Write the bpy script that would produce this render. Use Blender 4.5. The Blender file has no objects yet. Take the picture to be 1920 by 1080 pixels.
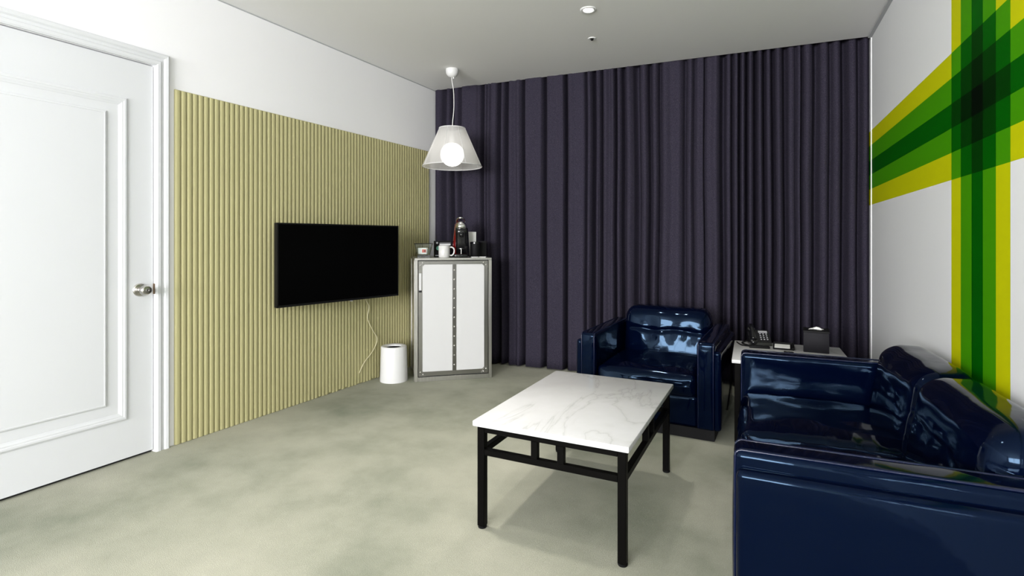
import bpy, bmesh, math, random
from mathutils import Vector, Matrix, noise
random.seed(7)
R = math.radians
scene = bpy.context.scene
COL = scene.collection

# ------------------------------------------------------------------ camera, world, light, exposure
cam = bpy.data.cameras.new('camera')
cam.sensor_width = 36.0
cam.lens = 18.75
cam.shift_y = -90.0 / 1920.0
cam.clip_start = 0.02
cam_o = bpy.data.objects.new('camera', cam)
cam_o.location = (0.0, 0.0, 1.12)
cam_o.rotation_euler = (R(90), 0, R(24))
COL.objects.link(cam_o)
scene.camera = cam_o

world = bpy.data.worlds.new('world')
scene.world = world
world.use_nodes = True
world.node_tree.nodes['Background'].inputs[0].default_value = (0.95, 0.96, 1.0, 1)
world.node_tree.nodes['Background'].inputs[1].default_value = 1.0

def area(name, loc, rot, sx, sy, watts, col):
    l = bpy.data.lights.new(name, 'AREA')
    l.shape = 'RECTANGLE'; l.size = sx; l.size_y = sy; l.energy = watts; l.color = col
    o = bpy.data.objects.new(name, l)
    o.location = loc; o.rotation_euler = rot
    COL.objects.link(o)
    return o
# daylight outside the tall window in the right wall, beside and behind the camera
area('window_daylight', (0.97, -0.70, 1.40), (R(90), 0, R(90)), 2.6, 2.1, 14, (1.0, 0.955, 0.995))
# light through an unseen rear window, added far back to even out the falloff
area('unseen_rear_daylight', (-1.25, -4.78, 1.60), (R(90), 0, 0), 3.5, 1.8, 470, (1.0, 0.955, 0.995))

vs = scene.view_settings
vs.view_transform = 'Standard'
vs.look = 'None'
vs.gamma = 1.0
vs.use_curve_mapping = False
vs.exposure = 1.06

# ------------------------------------------------------------------ materials
MATS = {}
def mat(name, col, rough=0.5, metal=0.0, spec=0.5, coat=0.0, emit=None, estr=0.0):
    m = bpy.data.materials.new(name); m.use_nodes = True
    b = m.node_tree.nodes['Principled BSDF']
    b.inputs['Base Color'].default_value = (*col, 1)
    b.inputs['Roughness'].default_value = rough
    b.inputs['Metallic'].default_value = metal
    b.inputs['Specular IOR Level'].default_value = spec
    b.inputs['Coat Weight'].default_value = coat
    b.inputs['Coat Roughness'].default_value = 0.06
    if emit:
        b.inputs['Emission Color'].default_value = (*emit, 1)
        b.inputs['Emission Strength'].default_value = estr
    MATS[name] = m
    return m
def nd(m, kind): return m.node_tree.nodes.new(kind)
def ln(m, a, b): m.node_tree.links.new(a, b)
def bsdf(m): return m.node_tree.nodes['Principled BSDF']
def tex(m, scale, detail=4, rough=0.55, stretch=None):
    tc = nd(m, 'ShaderNodeTexCoord'); n = nd(m, 'ShaderNodeTexNoise')
    n.inputs['Scale'].default_value = scale; n.inputs['Detail'].default_value = detail
    n.inputs['Roughness'].default_value = rough
    if stretch:
        mp = nd(m, 'ShaderNodeMapping'); mp.inputs['Scale'].default_value = stretch
        ln(m, tc.outputs['Object'], mp.inputs['Vector']); ln(m, mp.outputs['Vector'], n.inputs['Vector'])
    else:
        ln(m, tc.outputs['Object'], n.inputs['Vector'])
    return n.outputs['Fac']
def ramp(m, fac, stops, mode='LINEAR'):
    r = nd(m, 'ShaderNodeValToRGB'); r.color_ramp.interpolation = mode
    cr = r.color_ramp
    while len(cr.elements) < len(stops): cr.elements.new(0.5)
    for e, (p, c) in zip(cr.elements, stops):
        e.position = p; e.color = (*c, 1)
    ln(m, fac, r.inputs['Fac'])
    return r.outputs['Color']
def bump(m, fac, strength, dist):
    b = nd(m, 'ShaderNodeBump'); b.inputs['Strength'].default_value = strength; b.inputs['Distance'].default_value = dist
    old = bsdf(m).inputs['Normal'].links
    if old: ln(m, old[0].from_socket, b.inputs['Normal'])
    ln(m, fac, b.inputs['Height']); ln(m, b.outputs['Normal'], bsdf(m).inputs['Normal'])
def math_node(m, op, a, b=None):
    n = nd(m, 'ShaderNodeMath'); n.operation = op
    for i, v in enumerate((a, b)):
        if v is None: continue
        if isinstance(v, (int, float)): n.inputs[i].default_value = v
        else: ln(m, v, n.inputs[i])
    return n.outputs[0]

white_wall = mat('white_wall', (0.875, 0.87, 0.885), 0.7, spec=0.25)
bump(white_wall, tex(white_wall, 160, 3), 0.06, 0.002)
white_door = mat('white_door', (0.66, 0.67, 0.69), 0.38, spec=0.4)
ceil_m = mat('ceiling_paint', (0.80, 0.795, 0.785), 0.55, spec=0.3)
shadow_gap_grey = mat('shadow_gap_grey', (0.42, 0.43, 0.44), 0.6)  # grey that stands in for the shade in the ceiling edge gaps
trim_white = mat('trim_white', (0.88, 0.88, 0.88), 0.4)

carpet = mat('carpet', (0.3, 0.31, 0.24), 0.95, spec=0.1)
_c = ramp(carpet, tex(carpet, 1.5, 5, 0.58), [(0.30, (0.205, 0.222, 0.170)), (0.5, (0.330, 0.335, 0.268)), (0.72, (0.42, 0.415, 0.34))])
_mx = nd(carpet, 'ShaderNodeMix'); _mx.data_type = 'RGBA'; _mx.blend_type = 'MULTIPLY'; _mx.inputs[0].default_value = 0.35
ln(carpet, _c, _mx.inputs[6])
ln(carpet, ramp(carpet, tex(carpet, 260, 2), [(0.3, (0.6, 0.6, 0.6)), (0.7, (1.15, 1.15, 1.15))]), _mx.inputs[7])
ln(carpet, _mx.outputs[2], bsdf(carpet).inputs['Base Color'])
bump(carpet, tex(carpet, 420, 2), 0.5, 0.004)

olive = mat('olive_slat', (0.40, 0.385, 0.175), 0.55, spec=0.3)
ln(olive, ramp(olive, tex(olive, 3, 4, 0.6, (40, 40, 1)), [(0.3, (0.395, 0.367, 0.190)), (0.7, (0.445, 0.414, 0.216))]), bsdf(olive).inputs['Base Color'])

curt_m = mat('curtain_cloth', (0.042, 0.038, 0.062), 0.95, spec=0.0)
_w = tex(curt_m, 260, 3, 0.6, (1, 1, 0.55))
ln(curt_m, ramp(curt_m, _w, [(0.28, (0.020, 0.0175, 0.028)), (0.55, (0.035, 0.031, 0.046)), (0.8, (0.060, 0.054, 0.076))]), bsdf(curt_m).inputs['Base Color'])
bump(curt_m, _w, 0.35, 0.002)

leather = mat('navy_leather', (0.0003, 0.0014, 0.0085), 0.09, spec=0.2)
bsdf(leather).inputs['Specular Tint'].default_value = (0.40, 0.66, 1.0, 1)
bump(leather, tex(leather, 5, 3, 0.5), 0.22, 0.012)
bump(leather, tex(leather, 90, 2), 0.03, 0.001)
piping_m = mat('navy_piping', (0.001, 0.004, 0.022), 0.2, spec=0.4)
black_wood = mat('black_plinth', (0.002, 0.002, 0.0025), 0.55, spec=0.15)
black_metal = mat('black_metal', (0.0022, 0.002, 0.0018), 0.4, spec=0.04)

marble = mat('marble', (0.8, 0.8, 0.78), 0.22, spec=0.4)
tc = nd(marble, 'ShaderNodeTexCoord')
n1 = nd(marble, 'ShaderNodeTexNoise'); n1.inputs['Scale'].default_value = 1.9; n1.inputs['Detail'].default_value = 8; n1.inputs['Distortion'].default_value = 1.1
mpv = nd(marble, 'ShaderNodeMapping'); mpv.inputs['Rotation'].default_value = (0, 0, R(35)); mpv.inputs['Scale'].default_value = (2.1, 0.7, 1)
ln(marble, tc.outputs['Object'], mpv.inputs['Vector']); ln(marble, mpv.outputs['Vector'], n1.inputs['Vector'])
vein = math_node(marble, 'ABSOLUTE', math_node(marble, 'SUBTRACT', n1.outputs['Fac'], 0.5))
vc = ramp(marble, vein, [(0.0, (0.48, 0.48, 0.48)), (0.010, (0.555, 0.555, 0.555)), (0.045, (0.585, 0.585, 0.59))])
cl = ramp(marble, tex(marble, 6, 6, 0.6), [(0.3, (0.93, 0.93, 0.92)), (0.7, (1, 1, 1))])
mm = nd(marble, 'ShaderNodeMix'); mm.data_type = 'RGBA'; mm.blend_type = 'MULTIPLY'; mm.inputs[0].default_value = 1
ln(marble, vc, mm.inputs[6]); ln(marble, cl, mm.inputs[7]); ln(marble, mm.outputs[2], bsdf(marble).inputs['Base Color'])

steel = mat('brushed_steel', (0.66, 0.65, 0.62), 0.33, metal=1.0)
ln(steel, ramp(steel, tex(steel, 6, 3, 0.5, (30, 30, 1.2)), [(0.3, (0.50, 0.49, 0.465)), (0.7, (0.62, 0.61, 0.58))]), bsdf(steel).inputs['Base Color'])
steel_refl_door = mat('door_steel_dark_reflection', (0.33, 0.325, 0.305), 0.3, metal=1.0)  # darker base stands in for the dark reflections on the door frame
steel_refl_strip = mat('strip_steel_dark_reflection', (0.24, 0.235, 0.22), 0.3, metal=1.0)  # darker still, dark reflections put into the base colour
chrome = mat('chrome', (0.8, 0.8, 0.8), 0.12, metal=1.0)
satin = mat('satin_nickel', (0.55, 0.53, 0.50), 0.24, metal=1.0)
enamel = mat('white_enamel', (0.56, 0.56, 0.56), 0.35, spec=0.4)
white_plastic = mat('white_plastic', (0.68, 0.68, 0.675), 0.4)
ceramic = mat('white_ceramic', (0.58, 0.575, 0.56), 0.2)
black_gloss = mat('black_gloss', (0.005, 0.005, 0.006), 0.18)
black_matt = mat('black_matt', (0.004, 0.004, 0.0045), 0.6, spec=0.15)
charcoal = mat('charcoal_leatherette', (0.010, 0.0095, 0.012), 0.6, spec=0.12)
bump(charcoal, tex(charcoal, 180, 2), 0.2, 0.001)
screen_m = mat('tv_screen', (0.0008, 0.0008, 0.0009), 0.35, spec=0.04)
tv_case = mat('tv_case', (0.004, 0.004, 0.0045), 0.45, spec=0.25)
red_gloss = mat('red_gloss', (0.12, 0.003, 0.004), 0.2, coat=0.4)
paper = mat('paper', (0.82, 0.82, 0.80), 0.8)
grey_print = mat('grey_print', (0.26, 0.26, 0.27), 0.6)
green_print = mat('green_print', (0.10, 0.30, 0.22), 0.6)
red_print = mat('red_print', (0.62, 0.13, 0.10), 0.6)
cream_cord = mat('cream_cord', (0.62, 0.58, 0.38), 0.5)
white_cord = mat('white_cord', (0.75, 0.75, 0.73), 0.45)
brass_m = mat('strike_brass', (0.24, 0.16, 0.11), 0.35, metal=0.9)
dark_gap = mat('dark_gap', (0.01, 0.01, 0.01), 0.8)
globe_m = mat('opal_globe', (0.9, 0.9, 0.88), 0.3, emit=(1.0, 0.97, 0.92), estr=1.3)
lens_m = mat('downlight_lens', (0.9, 0.9, 0.88), 0.4, emit=(1.0, 0.95, 0.88), estr=9.0)

glass = bpy.data.materials.new('clear_glass'); glass.use_nodes = True
MATS['clear_glass'] = glass
nt = glass.node_tree; nt.nodes.remove(nt.nodes['Principled BSDF'])
gt = nt.nodes.new('ShaderNodeBsdfTransparent'); gt.inputs[0].default_value = (0.93, 0.95, 0.94, 1)
gg = nt.nodes.new('ShaderNodeBsdfGlossy'); gg.inputs['Roughness'].default_value = 0.03
fr = nt.nodes.new('ShaderNodeFresnel'); fr.inputs[0].default_value = 1.45
mxs = nt.nodes.new('ShaderNodeMixShader')
nt.links.new(fr.outputs[0], mxs.inputs[0]); nt.links.new(gt.outputs[0], mxs.inputs[1]); nt.links.new(gg.outputs[0], mxs.inputs[2])
nt.links.new(mxs.outputs[0], nt.nodes['Material Output'].inputs['Surface'])

shade_m = bpy.data.materials.new('sheer_shade'); shade_m.use_nodes = True
MATS['sheer_shade'] = shade_m
nt = shade_m.node_tree; nt.nodes.remove(nt.nodes['Principled BSDF'])
a_ = nt.nodes.new('ShaderNodeBsdfDiffuse'); a_.inputs[0].default_value = (0.74, 0.73, 0.71, 1)
b_ = nt.nodes.new('ShaderNodeBsdfTranslucent'); b_.inputs[0].default_value = (0.78, 0.76, 0.73, 1)
c_ = nt.nodes.new('ShaderNodeBsdfTransparent'); c_.inputs[0].default_value = (1, 1, 1, 1)
m1 = nt.nodes.new('ShaderNodeMixShader'); m1.inputs[0].default_value = 0.4
m2 = nt.nodes.new('ShaderNodeMixShader'); m2.inputs[0].default_value = 0.38
nt.links.new(a_.outputs[0], m1.inputs[1]); nt.links.new(b_.outputs[0], m1.inputs[2])
nt.links.new(m1.outputs[0], m2.inputs[1]); nt.links.new(c_.outputs[0], m2.inputs[2])
nt.links.new(m2.outputs[0], nt.nodes['Material Output'].inputs['Surface'])

# painted plaid stripes: overlapping translucent bands, each crossing one shade deeper
striped = mat('striped_wall', (0.84, 0.845, 0.845), 0.6, spec=0.05)
tcs = nd(striped, 'ShaderNodeTexCoord'); sep = nd(striped, 'ShaderNodeSeparateXYZ')
ln(striped, tcs.outputs['Object'], sep.inputs[0])
def band_level(sock, edges):
    tot = None
    for i, e in enumerate(edges):
        s = math_node(striped, 'MULTIPLY', math_node(striped, 'GREATER_THAN', sock, e), 1.0 if i < 3 else -1.0)
        tot = s if tot is None else math_node(striped, 'ADD', tot, s)
    return tot
lv = math_node(striped, 'ADD',
               band_level(sep.outputs['Z'], [1.365, 1.476, 1.576, 1.676, 1.781, 1.883]),
               band_level(sep.outputs['Y'], [2.163, 2.275, 2.388, 2.497, 2.612, 2.722]))
lv = math_node(striped, 'DIVIDE', math_node(striped, 'ADD', lv, 0.5), 8.0)
pc = ramp(striped, lv, [(0.0, (0.76, 0.77, 0.775)), (0.125, (0.50, 0.52, 0.002)), (0.25, (0.05, 0.26, 0.001)),
                        (0.375, (0.0, 0.088, 0.0)), (0.5, (0.0, 0.036, 0.0)), (0.625, (0.0, 0.013, 0.0)), (0.75, (0.0, 0.003, 0.0))], 'CONSTANT')
ln(striped, pc, bsdf(striped).inputs['Base Color'])

# ------------------------------------------------------------------ mesh helpers
def link(name, me, m, parent=None, smooth=False, auto=None):
    if m is not None: me.materials.append(m)
    o = bpy.data.objects.new(name, me)
    COL.objects.link(o)
    if parent: o.parent = parent
    if smooth:
        for p in me.polygons: p.use_smooth = True
    if auto is not None:
        me.set_sharp_from_angle(angle=R(auto))
    return o
def build(name, bm, m, parent=None, smooth=False, auto=None):
    bmesh.ops.recalc_face_normals(bm, faces=bm.faces)
    me = bpy.data.meshes.new(name); bm.to_mesh(me); bm.free()
    return link(name, me, m, parent, smooth or auto is not None, auto)
def box(bm, lo, hi, bev=0.0, seg=2):
    t = bmesh.new()
    bmesh.ops.create_cube(t, size=1.0)
    for v in t.verts:
        v.co = Vector([(lo[i] + hi[i]) / 2 + v.co[i] * (hi[i] - lo[i]) for i in range(3)])
    if bev > 0:
        bmesh.ops.bevel(t, geom=list(t.edges), offset=bev, segments=seg, affect='EDGES', profile=0.5)
    merge(bm, t)
def merge(bm, t, mtx=None):
    if mtx is not None: bmesh.ops.transform(t, matrix=mtx, verts=t.verts)
    me = bpy.data.meshes.new('tmp'); t.to_mesh(me); t.free()
    bm.from_mesh(me); bpy.data.meshes.remove(me)
def bobj(name, lo, hi, m, parent=None, bev=0.0, seg=2):
    bm = bmesh.new(); box(bm, lo, hi, bev, seg)
    return build(name, bm, m, parent, auto=40 if bev > 0 else None)
def lathe(bm, prof, seg=40, origin=(0, 0, 0), mtx=None):
    """prof: list of (radius, z); radius 0 closes."""
    t = bmesh.new(); rings = []
    for r, z in prof:
        if r <= 1e-6: rings.append([t.verts.new((0, 0, z))])
        else: rings.append([t.verts.new((r * math.cos(2 * math.pi * k / seg), r * math.sin(2 * math.pi * k / seg), z)) for k in range(seg)])
    for a, b in zip(rings, rings[1:]):
        for k in range(seg):
            k2 = (k + 1) % seg
            if len(a) == 1 and len(b) == 1: continue
            if len(a) == 1: t.faces.new((a[0], b[k], b[k2]))
            elif len(b) == 1: t.faces.new((a[k], a[k2], b[0]))
            else: t.faces.new((a[k], a[k2], b[k2], b[k]))
    M = Matrix.Translation(origin)
    if mtx is not None: M = M @ mtx
    merge(bm, t, M)
def tube(bm, pts, r, seg=8, closed=False):
    pts = [Vector(p) for p in pts]; n = len(pts)
    t = bmesh.new(); rings = []; up = None
    for i, p in enumerate(pts):
        if closed: d = pts[(i + 1) % n] - pts[i - 1]
        else: d = pts[min(i + 1, n - 1)] - pts[max(i - 1, 0)]
        d.normalize()
        if up is None:
            up = Vector((0, 0, 1)) if abs(d.z) < 0.9 else Vector((1, 0, 0))
        s = d.cross(up)
        if s.length < 1e-4: s = d.orthogonal()
        s.normalize(); up = s.cross(d).normalized()
        rr = r[i] if isinstance(r, (list, tuple)) else r
        rings.append([t.verts.new(p + s * rr * math.cos(2 * math.pi * k / seg) + up * rr * math.sin(2 * math.pi * k / seg)) for k in range(seg)])
    rng = range(n) if closed else range(n - 1)
    for i in rng:
        a, b = rings[i], rings[(i + 1) % n]
        for k in range(seg):
            t.faces.new((a[k], a[(k + 1) % seg], b[(k + 1) % seg], b[k]))
    if not closed:
        t.faces.new(rings[0]); t.faces.new(rings[-1])
    merge(bm, t)
def spline(pts, k=8):
    pts = [Vector(p) for p in pts]; out = []
    P = [pts[0]] + pts + [pts[-1]]
    for i in range(1, len(P) - 2):
        p0, p1, p2, p3 = P[i - 1:i + 3]
        for j in range(k):
            t = j / k
            out.append(0.5 * ((2 * p1) + (p2 - p0) * t + (2 * p0 - 5 * p1 + 4 * p2 - p3) * t * t + (3 * p1 - p0 - 3 * p2 + p3) * t ** 3))
    out.append(pts[-1]); return out
def prism(bm, poly, axis, a, b):
    """poly of 2-D points extruded along axis ('x','y','z') from a to b."""
    t = bmesh.new()
    def mk(p, w):
        return {'x': (w, p[0], p[1]), 'y': (p[0], w, p[1]), 'z': (p[0], p[1], w)}[axis]
    A = [t.verts.new(mk(p, a)) for p in poly]; B = [t.verts.new(mk(p, b)) for p in poly]
    t.faces.new(A); t.faces.new(B)
    for i in range(len(poly)):
        j = (i + 1) % len(poly); t.faces.new((A[i], A[j], B[j], B[i]))
    merge(bm, t)
def cushion(name, lo, hi, r, m, parent, fn=None, inner=10, cs=4):
    """rounded padded box; fn(p, n) -> p bends it (n: position -1..1 in the box)."""
    c = Vector([(lo[i] + hi[i]) / 2 for i in range(3)]); h = Vector([(hi[i] - lo[i]) / 2 for i in range(3)])
    r = min(r, h.x, h.y, h.z) * 0.999
    def axis(hh):
        k = hh - r
        e = [k + r * math.tan(R(45) * j / cs) for j in range(cs + 1)]
        mid = [-k + 2 * k * j / inner for j in range(1, inner)]
        return [-v for v in reversed(e)] + mid + e
    ax = [axis(h[i]) for i in range(3)]
    bm = bmesh.new(); cache = {}
    def vert(p):
        key = tuple(round(v, 6) for v in p)
        if key not in cache:
            q = Vector(p); core = Vector([max(-(h[i] - r), min(h[i] - r, q[i])) for i in range(3)])
            d = q - core
            if d.length > 1e-9: q = core + d.normalized() * r
            n = Vector([q[i] / h[i] for i in range(3)])
            q = q + c
            if fn: q = fn(q, n)
            cache[key] = bm.verts.new(q)
        return cache[key]
    for f in range(3):
        u, v = (f + 1) % 3, (f + 2) % 3
        for s in (-1, 1):
            for i in range(len(ax[u]) - 1):
                for j in range(len(ax[v]) - 1):
                    q = []
                    for a, b in ((i, j), (i + 1, j), (i + 1, j + 1), (i, j + 1)):
                        p = [0, 0, 0]; p[f] = s * h[f]; p[u] = ax[u][a]; p[v] = ax[v][b]
                        q.append(vert(p))
                    if len(set(q)) == 4: bm.faces.new(q)
    return build(name, bm, m, parent, smooth=True)

def thing(name, label, cat, loc=(0, 0, 0), rotz=0.0, group=None):
    o = bpy.data.objects.new(name, None); o.empty_display_size = 0.1
    COL.objects.link(o); o.location = loc; o.rotation_euler = (0, 0, rotz)
    o['label'] = label; o['category'] = cat
    if group: o['group'] = group
    return o
def tag(o, label, cat, group=None):
    o['label'] = label; o['category'] = cat
    if group: o['group'] = group
    return o
def struct(o):
    o['kind'] = 'structure'; return o
def place(o, loc, rotz=0.0):
    o.location = loc; o.rotation_euler = (0, 0, rotz); return o

# ------------------------------------------------------------------ the room
ZC = 2.535
LW0 = (-2.9886, 0.0, 0.0)            # left wall frame: x runs along the wall, -y into the room
LWR = R(86.505)
struct(bobj('floor', (-3.6, -4.75, -0.06), (1.1, 4.75, 0.0), carpet))
# ceiling stops short of the back wall; the curtain hangs in the pocket behind its edge
bm = bmesh.new()
prism(bm, [(-3.6, -4.75), (1.1, -4.75), (1.1, 4.4065), (-3.6, 4.2976)], 'z', ZC, ZC + 0.10)
struct(build('ceiling', bm, ceil_m))
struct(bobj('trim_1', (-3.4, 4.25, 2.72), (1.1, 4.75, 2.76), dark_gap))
struct(bobj('wall_back', (-3.2, 4.62, -0.06), (1.1, 4.74, 2.76), white_wall))
bm = bmesh.new()
def rwx(y): return 0.774 - 0.01184 * (4.399 - y)
WY0, WY1, WZ0, WZ1 = -2.0, 0.6, 0.35, 2.42          # window opening beside and behind the camera
def rw_block(y0, y1, z0, z1):
    prism(bm, [(rwx(y0), y0), (rwx(y0) + 0.12, y0), (rwx(y1) + 0.12, y1), (rwx(y1), y1)], 'z', z0, z1)
rw_block(-4.7, WY0, -0.06, 2.76); rw_block(WY1, 4.7, -0.06, 2.76); rw_block(WY0, WY1, -0.06, WZ0); rw_block(WY0, WY1, WZ1, 2.76)
struct(build('wall_right', bm, striped))
# grey strip painted as the shadow gap between ceiling and striped wall, and the thin white strip where that wall ends at the curtain
bm = bmesh.new()
prism(bm, [(rwx(-4.5) - 0.022, -4.5), (rwx(-4.5), -4.5), (rwx(4.39), 4.39), (rwx(4.39) - 0.022, 4.39)], 'z', ZC - 0.012, ZC)
struct(build('trim_2', bm, shadow_gap_grey))
bm = bmesh.new()
prism(bm, [(rwx(4.39) - 0.005, 4.388), (rwx(4.39), 4.388), (rwx(4.40), 4.398), (rwx(4.40) - 0.005, 4.398)], 'z', 0.0, ZC)
struct(build('trim_3', bm, trim_white))

# left wall with its door opening
bm = bmesh.new()
box(bm, (-4.8, 0, -0.06), (0.93, 0.12, 2.76))
box(bm, (1.812, 0, -0.06), (4.75, 0.12, 2.76))
box(bm, (0.93, 0, 2.042), (1.812, 0.12, 2.76))
wl = place(struct(build('wall_left', bm, white_wall)), LW0, LWR)
struct(place(bobj('trim_4', (-4.6, -0.004, ZC - 0.006), (4.36, 0.0, ZC), shadow_gap_grey), LW0, LWR))  # grey strip coloured as the shaded gap along the ceiling edge

# door leaf with a moulded panel
d1 = struct(bpy.data.objects.new('door_1', None)); COL.objects.link(d1); place(d1, LW0, LWR)
bobj('door_leaf', (0.936, 0.002, 0.014), (1.807, 0.042, 2.036), white_door, d1)
bobj('threshold_gap', (0.936, 0.02, 0.0005), (1.807, 0.10, 0.012), dark_gap, d1)
def ring_frame(bm, s0, s1, z0, z1, prof):
    """mitred moulding: prof = list of (inset, height) points swept round the rectangle."""
    t = bmesh.new(); loops = []
    for ins, hgt in prof:
        loops.append([t.verts.new((x, -hgt, z)) for x, z in ((s0 + ins, z0 + ins), (s1 - ins, z0 + ins), (s1 - ins, z1 - ins), (s0 + ins, z1 - ins))])
    for a, b in zip(loops, loops[1:]):
        for k in range(4): t.faces.new((a[k], a[(k + 1) % 4], b[(k + 1) % 4], b[k]))
    merge(bm, t)
bm = bmesh.new()
ring_frame(bm, 1.06, 1.683, 0.209, 1.839, [(0, -0.002), (0.001, 0.003), (0.008, 0.0065), (0.016, 0.0065), (0.020, 0.0045), (0.026, 0.0045), (0.034, 0.0015), (0.040, 0.0), (0.040, -0.002)])
build('panel_moulding', bm, white_door, d1)
bm = bmesh.new()
ring_frame(bm, 1.152, 1.591, 0.298, 1.758, [(0, -0.002), (0.001, 0.001), (0.006, 0.005), (0.012, 0.006), (0.014, 0.0045), (0.014, -0.002)])
build('panel_bead', bm, white_door, d1)
bobj('door_panel', (1.166, -0.0045, 0.312), (1.577, 0.004, 1.744), white_door, d1)
# casing round the door: a stepped profile swept up one jamb, over the head and down the other, mitred
bm = bmesh.new(); loops = []
for o_, h_ in [(0, 0.0), (0, 0.014), (0.008, 0.019), (0.022, 0.019), (0.027, 0.014), (0.040, 0.013), (0.047, 0.020), (0.060, 0.022), (0.068, 0.017), (0.070, 0.0)]:
    loops.append([bm.verts.new((x, -h_, z)) for x, z in ((0.9285 - o_, 0.0), (0.9285 - o_, 2.0435 + o_), (1.8135 + o_, 2.0435 + o_), (1.8135 + o_, 0.0))])
for a, b in zip(loops, loops[1:]):
    for k in range(3): bm.faces.new((a[k], a[k + 1], b[k + 1], b[k]))
tr = struct(build('trim_5', bm, white_door)); place(tr, LW0, LWR)
# the door's metal knob and strike plate
kx = Matrix.Rotation(R(90), 4, 'X')
bm = bmesh.new()
lathe(bm, [(0, -0.001), (0.034, -0.001), (0.034, 0.004), (0.030, 0.009), (0.016, 0.012), (0.013, 0.022), (0.015, 0.034), (0.024, 0.040), (0.028, 0.050), (0.027, 0.062), (0.021, 0.070), (0.012, 0.072), (0, 0.072)], 40, (1.742, 0.002, 0.862), kx)
kn = build('door_knob', bm, satin, d1, auto=35); kn['label'] = 'round satin nickel door knob'
bm = bmesh.new()
lathe(bm, [(0.0085, 0.071), (0.0085, 0.0745), (0.006, 0.0745), (0.005, 0.072), (0, 0.072)], 20, (1.742, 0.002, 0.862), kx)
build('thumb_turn', bm, satin, kn, auto=35)
bobj('strike_plate', (1.8065, -0.006, 0.835), (1.8120, 0.004, 0.890), brass_m, d1)

# rear wall behind the camera, and the window in the right wall
bm = bmesh.new()
box(bm, (-3.6, -4.75, -0.06), (-3.0, -4.6, 2.76)); box(bm, (0.5, -4.75, -0.06), (1.1, -4.6, 2.76))
box(bm, (-3.0, -4.75, -0.06), (0.5, -4.6, 0.7)); box(bm, (-3.0, -4.75, 2.5), (0.5, -4.6, 2.76))
struct(build('wall_rear', bm, white_wall))
w2 = struct(bpy.data.objects.new('unseen_window_2', None)); COL.objects.link(w2)  # unseen window, added and sized for the light from behind
bm = bmesh.new()
for a, b in (((-3.0, 0.7), (0.5, 0.76)), ((-3.0, 2.44), (0.5, 2.5)), ((-3.0, 0.7), (-2.94, 2.5)), ((0.44, 0.7), (0.5, 2.5)), ((-1.28, 0.7), (-1.22, 2.5))):
    box(bm, (a[0], -4.70, a[1]), (b[0], -4.65, b[1]))
build('window_frame', bm, trim_white, w2)
for a, b in ((-2.94, -1.28), (-1.22, 0.44)):
    bobj('pane', (a, -4.678, 0.76), (b, -4.672, 2.44), glass, w2)
w1 = struct(bpy.data.objects.new('window_1', None)); COL.objects.link(w1)
bm = bmesh.new()
for a, b in (((WY0, WZ0), (WY1, WZ0 + 0.05)), ((WY0, WZ1 - 0.05), (WY1, WZ1)), ((WY0, WZ0), (WY0 + 0.05, WZ1)), ((WY1 - 0.05, WZ0), (WY1, WZ1)), ((-0.73, WZ0), (-0.67, WZ1))):
    box(bm, (0.765, a[0], a[1]), (0.815, b[0], b[1]))
build('window_frame', bm, trim_white, w1)
for a, b in ((WY0 + 0.05, -0.73), (-0.67, WY1 - 0.05)):
    bobj('pane', (0.787, a, WZ0 + 0.05), (0.793, b, WZ1 - 0.05), glass, w1)

# ------------------------------------------------------------------ slatted wall panel
sp = thing('wall_panel', 'olive green ribbed wall panel of narrow vertical slats behind the television', 'wall panel', LW0, LWR)
S0, S1, SH = 1.914, 4.226, 1.943
bobj('backing_board', (S0, -0.008, 0.002), (S1, -0.0002, SH), olive, sp)
NS = 72; pit = (S1 - S0) / NS
bm = bmesh.new(); hw = pit / 2 * 0.965
prof = [(-hw, -0.007)] + [(-hw * math.cos(math.pi * k / 8), -0.008 - 0.0075 * math.sin(math.pi * k / 8) ** 0.75) for k in range(9)] + [(hw, -0.007)]
prism(bm, prof, 'z', 0.0, SH - 0.004)
first = None
for k in range(NS):
    if first is None:
        o = build('slat', bm, olive, sp, auto=50); first = o
    else:
        o = first.copy(); COL.objects.link(o); o.parent = sp
    chip = random.choice((0, 0, 0, 0.006, 0.010)) if 28 < k < 50 else 0
    o.location = (S0 + pit * (k + 0.5), 0, 0.002 + chip)
    o.scale = (1, 1, (SH - 0.006 - chip) / (SH - 0.004))

# ------------------------------------------------------------------ curtains
LEFT_FOLDS = [(-2.714, 0.2), (-2.685, 0.6), (-2.622, -0.7), (-2.572, 0.7), (-2.535, -0.8), (-2.498, 0.3), (-2.453, -0.6), (-2.413, 0.8), (-2.352, 0.9), (-2.286, 0.9), (-2.26, 0.4), (-2.221, -1), (-2.19, 0.6), (-2.174, 0.0), (-2.159, 0.7), (-2.143, 0.1), (-2.122, 0.8), (-2.099, 0.6), (-2.062, -0.9), (-2.024, 0.5), (-1.99, -0.9), (-1.944, 0.8), (-1.903, 0.2), (-1.866, 0.9), (-1.825, -0.9), (-1.794, 0.8), (-1.728, 0.9), (-1.663, 0.9), (-1.628, -0.8), (-1.588, 0.9), (-1.524, 0.8), (-1.463, 0.9), (-1.44, -0.8), (-1.399, 0.8), (-1.337, 0.4), (-1.286, 0.4), (-1.26, -0.5), (-1.233, 0.9), (-1.195, -0.9), (-1.158, 0.7), (-1.138, -0.5), (-1.108, -0.9)]
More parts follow.
